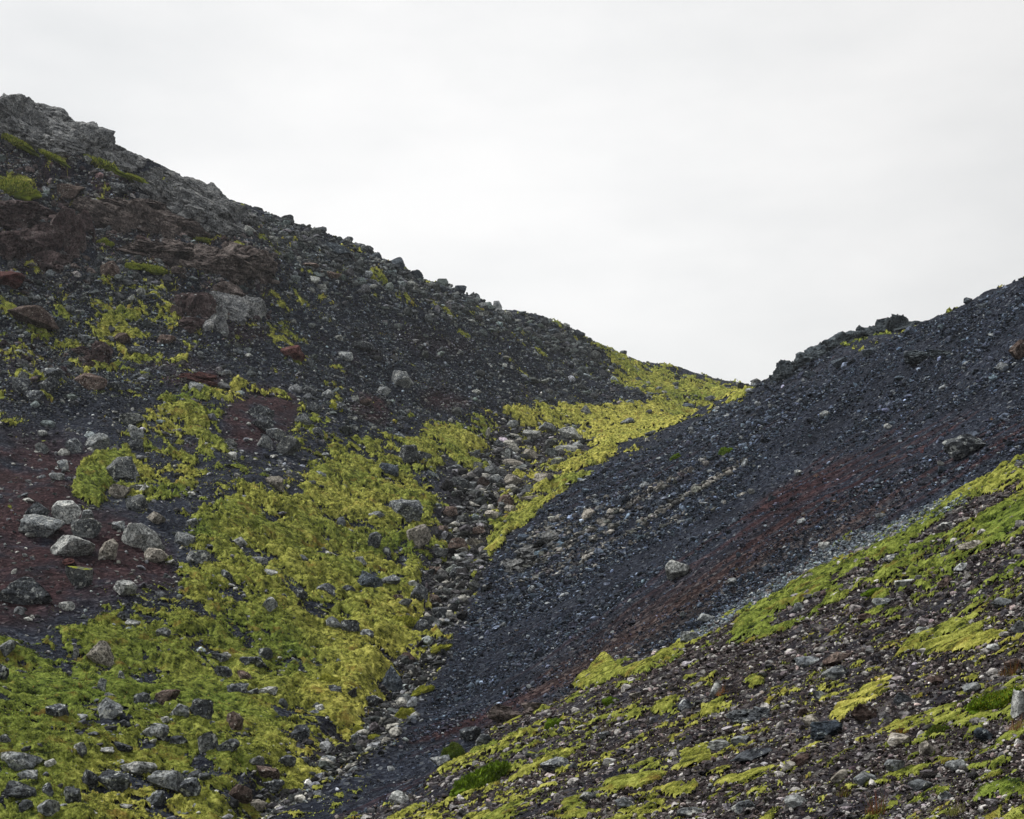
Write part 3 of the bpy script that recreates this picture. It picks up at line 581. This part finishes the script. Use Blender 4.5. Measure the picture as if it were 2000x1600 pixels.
# ------------------------------------------------------------------ boulders
# px, py, w, h, look, label, short name
NB = [
(48,1165,104,52,'dark','big rounded lichen-grey boulder with moss at its side, at the left edge','big rounded boulder'),
(153,1135,52,36,'grey','squat blue-grey boulder alone on the purple soil','squat soil boulder'),
(80,1036,92,40,'grey','long tilted grey slab resting across a dark gap in the boulder pile','long tilted slab'),
(144,1078,92,42,'pale','broad pale-speckled slab at the front of the boulder pile',"pile's front slab"),
(129,1009,56,42,'pale','black-and-white speckled block at the top of the boulder pile',"pile's speckled block"),
(168,1042,48,36,'grey','square grey block wedged at the right of the boulder pile',"pile's square block"),
(210,1084,38,42,'tan','wedge-shaped boulder with a pale cream face right of the pile','cream-faced wedge'),
(270,1057,64,46,'pale','large smooth pale boulder right of the red soil','large pale boulder'),
(300,1072,46,40,'pale','cracked pale boulder leaning on the large pale one','leaning pale boulder'),
(306,1092,44,28,'tan','flat-topped pale block below the leaning pale boulder','flat-topped pale block'),
(240,925,62,44,'grey','large rounded grey boulder at the edge of a bright moss tongue','large rounded boulder'),
(189,871,50,36,'grey','angular light grey boulder high on the moss tongue','angular light boulder'),
(265,991,42,34,'grey','angular speckled boulder over a black hollow in the moss','angular speckled boulder'),
(231,967,44,28,'tan','brownish boulder tucked under the large rounded boulder','tucked brown boulder'),
(255,823,52,20,'grey','flat grey slab at the head of the moss tongue','flat head slab'),
(72,1006,52,30,'dark','dark ribbed rock behind the long tilted slab','dark ribbed rock'),
(135,1102,26,14,'red','small red-and-white stone under the front slab','small red stone'),
(570,697,52,26,'red','bright brick-red boulder alone on the grey cinder slope','brick-red boulder'),
(564,880,46,40,'grey','tall grey boulder at the low end of the knoll boulders','tall knoll boulder'),
(540,853,36,24,'grey','leaning pale-edged slab beside the tall knoll boulder','leaning knoll slab'),
(513,835,46,28,'dark','lumpy grey lava boulder near the top of the knoll gully','lumpy knoll boulder'),
(537,949,38,26,'tan','pale pyramid boulder at the top corner of the moss slope','pale pyramid boulder'),
(360,1060,38,28,'grey','grey block alone in moss right of the pale boulders','moss-set grey block'),
(387,1093,46,26,'grey','low wedge boulder in moss below the grey block','low wedge boulder'),
(195,1288,50,42,'tan','smooth tan-grey boulder standing alone in dark green moss','smooth tan boulder'),
(216,1392,50,38,'grey','grey boulder with a lichen-crusted right side in the lower moss','lichen-sided boulder'),
(112,1404,44,28,'dark','dark speckled boulder sunk in moss in the lower left','sunk dark boulder'),
(303,1437,54,34,'grey','triangular light grey slab lying in the lower moss','triangular slab'),
(391,1402,44,44,'dark','knobbly black-and-white boulder in the lower moss','knobbly boulder'),
(457,1417,34,38,'brown','pointed brown-grey boulder in the lower moss','pointed boulder'),
(403,1462,38,38,'grey','upright grey boulder below the knobbly one','upright boulder'),
(39,1498,80,36,'grey','wide crusty slab at the left edge near the bottom','wide crusty slab'),
(267,1507,68,26,'pale','wide flat pale slab near the bottom left','wide flat slab'),
(222,1534,60,38,'dark','dark sloping boulder under the wide flat slab','dark sloping boulder'),
(324,1534,58,38,'grey','grey boulder with a pale curved edge near the bottom','curved-edge boulder'),
(369,1555,44,42,'dark','black lichened boulder right of the curved-edge boulder','black bottom boulder'),
(468,1561,46,36,'brown','smooth brown boulder beside the dark pit at the gully mouth','smooth brown boulder'),
(140,1567,32,32,'dark','round black-speckled boulder at the bottom left','round black boulder'),
(763,1336,44,46,'blue','tall dark green-grey boulder standing in the lower gully','tall gully boulder'),
(792,1010,66,44,'dark','big angular dark boulder with a flat grey top in mid slope','big angular boulder'),
(816,1061,48,48,'tan','big round brown-grey boulder at the gully edge','big round boulder'),
(795,893,44,32,'dark','dark rugged boulder on the yellow moss below the pass','dark rugged boulder'),
(760,926,38,24,'blue','blue-grey angular boulder on a green moss bank','blue angular boulder'),
(720,1145,52,36,'blue','leaning blue-grey boulder with a pale end in the mid moss','leaning blue boulder'),
(807,1154,26,20,'pale','bright flat stone standing on edge in the gully','bright edge stone'),
(819,1167,34,34,'dark','black lumpy boulder in the middle gully','black gully boulder'),
(1000,907,42,16,'tan','thin tan slab with a curved top in the upper boulder field','thin curved slab'),
(1107,881,44,20,'pale','pair-like pale grey slab low in the upper boulder field','low pale slab'),
(1113,851,46,22,'pale','wide pale slab at the top of the upper boulder field','wide upper slab'),
(1063,936,42,18,'tan','straight-edged tan slab at the foot of the upper boulder field','straight-edged slab'),
(1038,852,38,16,'pale','flat pale rock at the head of the upper boulder field','flat head rock'),
(1035,893,28,18,'tan','blocky beige rock in the upper boulder field','blocky beige rock'),
(987,986,32,26,'brown','round brown boulder in the upper gully','round upper boulder'),
(1342,798,26,14,'blue','dark round boulder on the moss of the pass','dark pass boulder'),
(1226,832,28,14,'dark','small dark boulder on the moss right of the boulder field','small field boulder'),
(1144,811,20,18,'grey','grey pointed rock at the far edge of the boulder field','pointed far rock'),
(1325,1121,52,36,'pale','pale lichened boulder alone in the middle of the dark scree','lone scree boulder'),
(1886,879,74,42,'dark','large dark boulder with a moss-dusted top on the upper right scree','large scree boulder'),
(1994,690,44,36,'brown','square brown boulder cut off by the right edge','square edge boulder'),
(1838,907,14,9,'pale','tiny white-topped stone left of the large scree boulder','tiny white-topped stone'),
(1615,1433,60,32,'blue','smooth blue-grey boulder beside a bare brown patch on the near slope','smooth blue boulder'),
(1685,1400,54,32,'brown','brown flat-faced boulder at the tail of the moss on the near slope','brown flat-faced boulder'),
(1575,1297,42,20,'grey','low grey boulder on the near slope above the moss','low grey boulder'),
(1635,1292,52,24,'brown','domed brown-grey boulder right of the low grey one','domed boulder'),
(1632,1318,52,24,'grey','flat grey slab half under moss below the domed boulder','half-buried slab'),
(1815,1467,34,26,'tan','orange-brown square block on the near rubble','orange-brown block'),
(1760,1452,54,20,'tan','low tan ridge-backed stone left of the orange-brown block','ridge-backed stone'),
(1922,1442,36,28,'blue','lichen-crusted teal-grey stone near the right edge','teal lichened stone'),
(1994,1382,34,48,'pale','pale lichened boulder cut by the right edge','pale edge boulder'),
(1467,1480,82,20,'dark','long dark flat slab lying down the near slope','long dark slab'),
(1405,1459,44,20,'pale','pale crusty rock on the near slope','pale crusty rock'),
(1447,1452,36,22,'grey','grey humped rock right of the pale crusty one','grey humped rock'),
(1340,1386,32,22,'dark','black lava lump among yellow moss on the near slope','black lava lump'),
(1397,1353,26,26,'pale','white-crusted stone beside orange plants','white-crusted stone'),
(1350,1592,54,18,'grey','rounded grey stone at the bottom edge','bottom-edge stone'),
(1083,1503,50,26,'dark','black hollowed rock with white lichen on the lower near slope','black hollowed rock'),
(780,1566,40,28,'pale','long light-grey leaning rock near the bottom','leaning light rock'),
(918,1441,40,30,'dark','dark white-topped rock beside the round green bush','white-topped rock'),
(945,1455,30,24,'dark','speckled dark rock right of the white-topped one','speckled dark rock'),
(99,736,52,26,'dark','dark grey boulder on the mid-left hill','dark hillside boulder'),
(93,763,38,34,'dark','black angular boulder below the dark hillside boulder','black hillside boulder'),
(39,762,34,32,'dark','tilted black boulder with moss behind it on the left','tilted black boulder'),
(66,780,42,24,'dark','crusty dark rock between two black boulders','crusty dark rock'),
(177,753,64,34,'brown','wide brown boulder under the ragged spire','wide brown boulder'),
(65,630,92,36,'brown','wide domed brown-grey boulder in the left moss','wide domed boulder'),
(15,552,60,32,'red','wine-red boulder at the left edge','wine-red boulder'),
(215,535,42,32,'brown','chunky dark boulder under the tan-brown outcrop','chunky dark boulder'),
(132,378,54,26,'brown','brown slabby boulder on the upper left cinder','brown slabby boulder'),
(228,370,38,22,'dark','dark jagged rock right of the brown slabby boulder','dark jagged rock'),
(659,491,54,20,'blue','dark slab lying downslope just under the ridge','dark ridge slab'),
(707,680,44,20,'dark','dark tilted slab in the middle of the cinder slope','dark tilted slab'),
(674,700,30,18,'grey','light grey flat stone under the dark tilted slab','light flat stone'),
(785,750,44,34,'grey','grey angular boulders base stone on the far cinder slope','far grey boulder'),
(972,594,18,16,'grey','single squarish boulder perched on the skyline','perched skyline boulder'),
(815,541,24,18,'blue','rounded boulder on the skyline at mid ridge','rounded skyline boulder'),
(1983,1300,40,20,'brown','brown-grey stone on the near slope by the right edge','right-edge brown stone'),
]
OB = """264,850,34,26,grey;267,874,28,22,dark;144,877,30,30,dark;82,880,26,22,grey;84,851,18,12,pale;123,913,24,20,grey;111,934,32,14,grey;270,955,38,12,pale;303,1015,38,22,tan;168,1009,24,20,grey;231,1033,26,18,grey;375,1025,22,14,grey;507,1102,32,18,grey;468,1064,26,18,pale;510,811,50,26,dark;516,868,32,26,grey;450,871,26,20,grey;382,765,30,18,grey;438,733,30,12,grey;222,760,26,16,dark;234,668,38,22,brown;267,690,40,18,dark;325,668,36,20,brown;
129,1189,30,18,pale;243,1156,44,30,pale;241,1210,24,18,dark;258,1223,28,12,pale;318,1247,28,22,grey;147,1282,12,28,grey;12,1279,30,28,grey;3,1325,24,36,dark;39,1322,30,14,dark;277,1373,32,28,dark;327,1372,44,28,brown;350,1402,38,26,grey;348,1456,34,22,dark;156,1474,28,26,grey;10,1456,20,20,grey;54,1525,44,24,grey;174,1531,32,36,dark;303,1567,40,30,dark;39,1558,58,30,dark;51,1587,28,24,dark;93,1594,42,30,grey;522,1522,42,28,brown;588,1441,38,34,dark;399,1525,26,18,dark;438,1327,36,24,dark;475,1333,34,24,brown;462,1360,44,22,dark;522,1361,38,20,pale;492,1360,26,20,dark;516,1290,30,24,dark;492,1303,50,22,dark;429,1294,32,18,dark;525,1195,32,28,grey;444,1132,24,22,dark;585,1171,30,24,dark;522,1123,38,10,pale;198,1352,16,30,grey;214,1368,22,16,grey;237,1333,14,20,grey;156,1403,28,8,grey;187,1388,24,7,grey;240,1420,28,16,dark;208,1475,34,12,pale;240,1470,36,20,dark;445,1470,44,28,dark;500,1500,30,20,grey;92,1553,22,26,dark;
828,899,30,20,dark;735,1016,30,16,grey;732,1073,28,34,dark;754,1083,20,18,dark;765,1147,38,20,dark;849,1176,28,16,brown;639,1163,42,22,dark;684,1240,36,28,dark;648,1229,32,22,grey;716,1250,26,18,dark;861,1045,30,26,brown;894,1074,38,22,brown;930,1070,36,22,tan;912,1061,26,12,pale;903,1092,34,12,pale;900,950,36,20,dark;894,922,32,20,dark;934,915,20,16,pale;1068,839,40,20,grey;1000,836,24,16,grey;996,1001,22,16,tan;960,1010,26,18,tan;1035,980,38,12,tan;1002,944,34,22,tan;969,942,24,18,grey;945,948,28,18,brown;1149,1007,28,18,tan;1090,905,28,14,grey;1130,872,26,14,grey;1075,870,30,16,grey;975,870,26,16,dark;925,890,24,16,grey;880,1005,28,20,brown;935,1040,26,18,brown;905,1020,24,22,grey;860,1085,30,20,grey;895,1125,34,24,dark;850,1120,30,18,brown;925,1150,26,20,grey;860,1205,34,24,dark;830,1230,40,26,dark;775,1175,24,18,brown;790,1195,28,20,grey;705,1100,22,18,grey;680,1165,26,16,dark;625,1389,20,14,pale;700,1450,28,20,dark;655,1360,26,18,dark;800,1290,30,16,brown;725,1375,30,20,dark;640,1490,30,18,grey;560,1500,34,26,dark;535,1545,40,26,dark;500,1580,34,20,tan;
749,767,32,16,grey;602,767,36,18,dark;713,790,28,14,brown;640,775,24,18,grey;660,800,28,18,dark;610,800,32,20,dark;590,830,30,20,grey;620,850,26,18,dark;680,472,18,12,dark;702,484,26,12,dark;720,491,18,14,dark;740,562,26,12,dark;776,520,30,22,blue;735,505,26,18,blue;1387,785,20,12,dark;1217,692,14,12,dark;900,560,22,14,blue;860,570,26,16,blue;940,600,24,14,grey;560,430,26,14,dark;515,432,20,12,dark;620,452,24,12,dark;600,520,40,12,brown;645,540,44,14,brown;1125,655,30,14,blue;1080,650,28,12,blue;1040,640,20,12,blue;
1610,813,20,13,grey;1467,962,14,10,pale;1560,925,16,10,grey;1735,835,16,9,pale;1920,600,20,12,blue;1890,590,18,12,blue;1580,735,30,16,blue;1640,712,34,18,blue;1700,690,30,14,blue;
1600,1367,24,20,dark;1582,1412,36,22,tan;1570,1398,22,16,brown;1762,1369,34,22,dark;1562,1488,46,22,brown;1540,1505,30,16,tan;1832,1332,44,18,brown;1900,1350,34,16,grey;1455,1582,54,24,grey;1560,1570,50,22,grey;1690,1530,44,24,grey;1750,1500,40,22,grey;1800,1540,46,22,grey;1870,1500,42,20,grey;1850,1560,36,20,grey;1640,1520,40,18,tan;1240,1362,26,12,tan;1120,1500,20,16,dark;1150,1560,36,18,grey;1220,1575,40,20,grey;1040,1480,28,16,grey;860,1490,40,20,grey;1180,1440,24,14,grey;1380,1210,36,18,grey;1350,1250,40,22,grey;1430,1140,20,12,grey;1565,1020,18,10,grey;1610,1070,22,14,pale;1620,1105,16,8,pale;1770,1145,44,16,pale;1740,1095,30,14,grey;1850,1030,34,14,pale;1720,1010,24,12,grey;1900,1075,50,18,tan;1880,1110,30,14,grey;1960,1180,40,18,grey;1990,1230,30,24,grey;1940,1270,26,16,pale;1800,1240,30,14,grey;1560,1190,20,16,grey;1725,1180,40,18,grey;1690,1210,30,16,brown;1850,1140,40,18,brown""".replace('\n', '')
items = [(a, b_, c, d, m, lab, sh) for a, b_, c, d, m, lab, sh in NB]
SHORT = [(a, b_, sh) for a, b_, c, d, m, lab, sh in NB]
for s in OB.split(';'):
    a, b_, c, d, m = s.strip().split(','); items.append((float(a), float(b_), float(c), float(d), m, None, None))
CW = {'grey': 'grey', 'pale': 'pale', 'dark': 'dark speckled', 'brown': 'brown', 'red': 'red', 'tan': 'tan', 'blue': 'blue-grey'}
def rel_word(dx, dy): 
    return ('right of' if dx > 0 else 'left of') if abs(dx) > abs(dy)*1.3 else ('below' if dy > 0 else 'above') if abs(dy) > abs(dx)*1.3 else ('below right of' if dx > 0 and dy > 0 else 'below left of' if dy > 0 else 'above right of' if dx > 0 else 'above left of')
seen = {}; final = []
for q in items:
    if q[5]: seen[q[5]] = 1
for (px, py, w_, h_, m, lab, sh) in items:
    if lab is None:
        near_ = sorted(SHORT, key=lambda t: math.hypot(t[0]-px, t[1]-py))
        size = 'very small' if w_ < 20 else 'small' if w_ < 28 else 'medium' if w_ < 38 else 'fairly large'
        shape = 'flat' if h_/w_ < .48 else 'upright' if h_ > w_ else 'chunky' if h_/w_ > .78 else 'low'
        dist = math.hypot(near_[0][0]-px, near_[0][1]-py)
        base = f"{size} {shape} {CW[m]} stone {'close ' if dist < 45 else 'well ' if dist > 110 else ''}{rel_word(px-near_[0][0], py-near_[0][1])} the {near_[0][2]}"
        lab = base
        for t in near_[1:]:
            if lab not in seen: break
            lab = base + f", nearer the {t[2]}"
        if len(lab.split()) > 16: lab = base.replace(size+' ', '')
        seen[lab] = 1
    final.append((px, py, w_, h_, m, lab))
def zone(px, py):
    if px > 1500 and py < 1000 or (px > 1100 and py < 1120 and py > 900+0*px and px-1100 > (py-960)*1.1): return 'boulders on the black scree'
    if px + (py-1480)*2.0 > 1150 and px > 950 and py > 950: return 'boulders on the near slope'
    if py < 815 and px < 1500: return 'boulders on the left hill'
    if 780 < px and py < 1300: return 'boulders in the gully'
    return 'boulders in the mossy lower left slope'
nr = np.random.default_rng(5)
for k, (px, py, w_, h_, m, lab) in enumerate(final):
    x, y, z = rest(px, min(py+h_*.22, 1640))
    wd, hd = w_/FOC*y*1.06, h_/FOC*y*1.22
    big = w_ > 34
    lumpy = m in ('dark', 'blue', 'red') and nr.random() < .5
    slab = h_/w_ < .5
    dp = wd*nr.uniform(.65, .95)
    P, f = rock(5000+k, (wd, dp, hd), 4 if big else 3, 8 if lumpy else 17, (.075 if lumpy else .035), .22 if lumpy else .16, .5 if slab or (not lumpy and nr.random() < .6) else .2)
    slope_tilt = .22 if (px > 950 and m != 'pale') else -.10
    P = P @ rot(nr.normal(0, .10), -slope_tilt*(.6 if slab else .2)+nr.normal(0, .07), nr.normal(0, .15)).T
    P = P + np.array([0, 0, hd*.30])
    g = zone(px, py)
    mm = 'mossy' if (m == 'grey' and py > 800 and px < 1100 and nr.random() < .3) else m
    link('flat_boulder' if slab else 'boulder', mesh('boulder_mesh', P, f, 3), MT[mm], (x, y+dp*.1, z-hd*.02), label=lab, category='boulder', group=g)
print('boulders', len(final))
# ------------------------------------------------------------------ moss cushions, low bushes and tufts that stand alone
def plants(name, px, py, w_, h_, cols, label, cat, up=.9, n=900, bl_=.10, seed=0, lean=.8, tilt=0, group=None, dome=True):
    r = np.random.default_rng(seed+77)
    x, y, z = rest(px, min(py+h_*.35, 1640)); W_, H_ = w_/FOC*y, h_/FOC*y
    org = np.array([x, y, z]); CO = []; FA = []; TI = []
    cols = np.array(cols)
    if dome:
        P, f = rock(7000+seed, (W_, W_*.6, H_*1.0), 4, 0, .10, .35); P = P @ rot(0, tilt, 0).T
        CO.append(P+np.array([0, 0, H_*.12])); FA.append(f); q = np.clip(.5+.5*fb3(P*9/W_, 3, seed)[:, None], 0, 1)
        TI.append((cols[0]*(1-q)+cols[1]*q)*.8); off = len(P)
        up_ = np.nonzero(P[:, 2] > -.2*H_)[0]; s = P[r.choice(up_, n)] + np.array([0, 0, H_*.12]) + r.normal(0, .015*W_, (n, 3))
    else:
        off = 0; a = r.random(n)*6.283; rr = r.random(n)**.8*W_*.5; s = np.stack([np.cos(a)*rr, np.sin(a)*rr*.6, 0*a], -1)
        for e in range(n): s[e, 2] = 0
    hgt = bl_*H_*r.uniform(.25, 1.0, n)*(1.25-.9*rr/(W_*.5)) if not dome else np.maximum(bl_*W_, .012)*r.uniform(.5, 1.2, n)
    wd = np.maximum(hgt*(.5 if dome else .035), .004 if dome else .0035)
    a2 = r.random(n)*6.283; le = r.random(n)*lean; side = np.stack([np.sin(a2*3), np.cos(a2*3), 0*a2], -1)*(wd/2)[:, None]
    tip = s+np.stack([np.cos(a2)*le, np.sin(a2)*le, np.sqrt(np.maximum(1-le**2, .05))], -1)*hgt[:, None]
    B = np.empty((n*3, 3)); B[0::3] = s-side; B[1::3] = s+side; B[2::3] = tip
    CO.append(B); FA.append(np.arange(n*3).reshape(-1, 3)+off)
    q = r.random(n)[:, None]; t = cols[r.integers(0, len(cols), n)]*(.7+.6*q); TI.append(np.repeat(t, 3, 0))
    pr = dict(label=label, category=cat)
    if group: pr['group'] = group
    link(name, mesh(name, np.concatenate(CO), np.concatenate(FA), 3, cols={'tint': np.concatenate(TI)}), mat_blade, tuple(org), **pr)
GR = [(.05,.09,.008),(.13,.20,.015),(.10,.16,.02)]; YG = [(.10,.12,.012),(.36,.35,.06),(.20,.23,.03)]; DG = [(.03,.05,.008),(.08,.12,.015),(.10,.09,.02)]
GG = 'moss cushions standing alone'
OG = [(.07,.10,.012),(.20,.24,.03),(.28,.28,.05)]
for k, (px, py, w_, h_, c, tl, lab) in enumerate([
 (215,334,130,12,OG,.42,'long bright moss strip on the bedrock just under the skyline crag'),
 (272,352,50,10,OG,.4,'short moss strip at the right end of the long bright one'),
 (45,290,90,14,OG,.5,'moss streak at the left edge under the skyline crag'),
 (110,312,70,10,OG,.5,'thin moss streak between the left-edge streak and the long bright one'),
 (38,366,90,44,OG,.2,'broad moss bank above the dark ledges at the left edge'),
 (205,472,34,22,OG,0,'green moss pocket under the red-brown rock face'),
 (265,520,44,18,OG,.1,'left moss cushion below the layered outcrop'),
 (305,532,60,18,OG,.25,'right moss cushion below the layered outcrop'),
 (395,468,40,9,OG,.2,'small moss line on top of the layered outcrop'),
 (1417,879,30,20,GR,-.4,'single round green cushion on the upper black scree'),
 (1318,892,24,10,GR,-.5,'thin green moss streak left of the round cushion on the scree'),
 (885,1465,50,48,DG+[(.14,.17,.02)],-.5,'round dark green bush at the left end of the lichened rocks'),
 (935,1520,136,44,GR,-.42,'long bright green cushion lying down the lower near slope'),
 (1078,1411,46,30,GR,-.6,'small bright green cushion under the overhanging ledge'),
 (1193,1368,34,24,GR,-.3,'small green cushion on grey gravel below the yellow tongue'),
 (1940,1368,112,40,GR+[(.2,.2,.02)],-.3,'long green cushion near the right edge above the rubble'),
 (1830,1425,50,26,DG+[(.09,.14,.03)],-.4,'loose green plant on the near rubble'),
 (862,1265,46,16,YG,-.3,'yellow cushion at the scree foot right of the gully, upper of three'),
 (825,1346,50,20,YG,-.4,'yellow cushion at the scree foot below the upper one'),
 (790,1392,46,36,YG,-.5,'lumpy yellow-green cushion at the lowest corner of the scree'),
 (910,1160,26,18,YG,-.6,'narrow yellow cushion on the rim where gully meets scree'),
 (930,1098,26,14,YG,-.4,'yellow cushion on the gully rim below the crusty lava rib'),
 (832,1256,20,22,DG,0,'tiny dark green cushion among gully stones'),
 (700,1425,28,26,YG,0,'yellow-green cushion among dark stones of the lower gully'),
 (735,1440,34,20,YG,0,'low yellow cushion right of the yellow-green one in the lower gully'),
 (645,1218,60,16,YG,0,'broad yellow cushion in the stony moss of mid slope'),
 (790,1218,70,26,YG,0,'broad golden cushion among the gully stones'),
 (640,1330,50,30,YG,-.1,'bulging yellow-green cushion left of the lower gully'),
 (655,795,30,18,YG,0,'pair of mossy humps on dark cinder below the far slope'),
 (1702,1162,44,16,GR,-.3,'bright green leafy cushion on bare soil of the near slope'),
 ]):
    plants('moss_cushion', px, py, w_, h_, c, lab, 'moss cushion', n=5000 if w_ > 60 else 2200, bl_=.05, seed=k, tilt=tl, group=GG)
for k, (px, py, w_, h_, c, lab, nn_) in enumerate([
 (1715,1575,60,56,[(.16,.05,.03),(.10,.12,.02),(.22,.10,.05)],'red-brown and green grass tuft at the bottom right',220),
 (1980,1310,70,40,[(.18,.07,.03),(.12,.09,.03)],'rusty grass tuft beside the brown stone at the right edge',300),
 (1990,1420,50,36,[(.18,.08,.05),(.25,.18,.10)],'dry reddish grass under the pale edge boulder',240),
 (1650,1545,40,30,[(.10,.05,.03),(.12,.11,.02)],'small brown-green tuft left of the big red-brown tuft',160),
 (1215,1032,0,0,None,'',0),
 (1760,1430,40,30,[(.25,.09,.02),(.20,.16,.03)],'orange-leaved plant above the tan ridge-backed stone',200),
 (1412,1350,36,26,[(.30,.09,.02),(.22,.14,.03)],'orange plant beside the white-crusted stone',260),
 (1180,1425,24,20,[(.35,.27,.08),(.25,.22,.05)],'straw-yellow tuft on the near gravel',120),
 (1660,1050,26,18,[(.32,.24,.07),(.22,.2,.04)],'straw-coloured tuft at the top lip of the green shelf',140),
 (1115,1368,14,14,[(.18,.16,.04)],'small olive tuft by the tip of the yellow tongue',60),
 (1803,876,12,26,[(.28,.08,.05)],'thin red plant stalks on the upper right scree',10),
 (1870,1590,60,30,[(.22,.2,.07),(.14,.16,.04)],'grassy fringe in the bottom right corner',260),
 (770,1575,20,24,[(.2,.18,.05)],'thin olive tuft beside the leaning light rock',70),
 ]):
    if not w_: continue
    plants('grass_tuft', px, py, w_, h_, c, lab, 'grass tuft', n=max(8, int(nn_*.6)), bl_=1.0, seed=50+k, lean=.6, dome=False)
# little straw clumps dotted over the scree
for k, (px, py) in enumerate([(1747,889),(1595,928),(1474,809),(1415,1050),(1848,866),(1936,818),(1630,978),(1725,1000),(1570,1005),(1440,1110),(1010,1230),(925,1405),(1075,1320),(1690,880)]):
    plants('dry_plant', px, py, 14, 9, [(.32,.22,.06),(.24,.20,.05),(.36,.17,.07)], 'tiny straw-coloured plant dotted on the dark scree', 'plant', n=40, bl_=.9, seed=90+k, lean=.9, dome=False, group='dry plants dotted on the scree')
print('objects done')
# ------------------------------------------------------------------ thin damp air
HZ = 0.00026
bm = bmesh.new(); bmesh.ops.create_cube(bm, size=1); me = bpy.data.meshes.new('haze'); 
zlo, zhi = float(Z.min())-1.5, float(Z.max())+14
for v_ in bm.verts: v_.co = Vector((v_.co.x*520, 118+v_.co.y*300, (zlo+zhi)/2+v_.co.z*(zhi-zlo)))
bm.to_mesh(me); bm.free()
mh = bpy.data.materials.new('haze'); mh.use_nodes = True; hn = mh.node_tree.nodes; hn.clear()
ho = hn.new('ShaderNodeOutputMaterial'); hv = hn.new('ShaderNodeVolumePrincipled')
hv.inputs['Color'].default_value = (.92, .95, 1, 1); hv.inputs['Density'].default_value = HZ
mh.node_tree.links.new(hv.outputs[0], ho.inputs['Volume'])
link('haze', me, mh, kind='stuff', label='thin damp air between the slopes', category='haze')
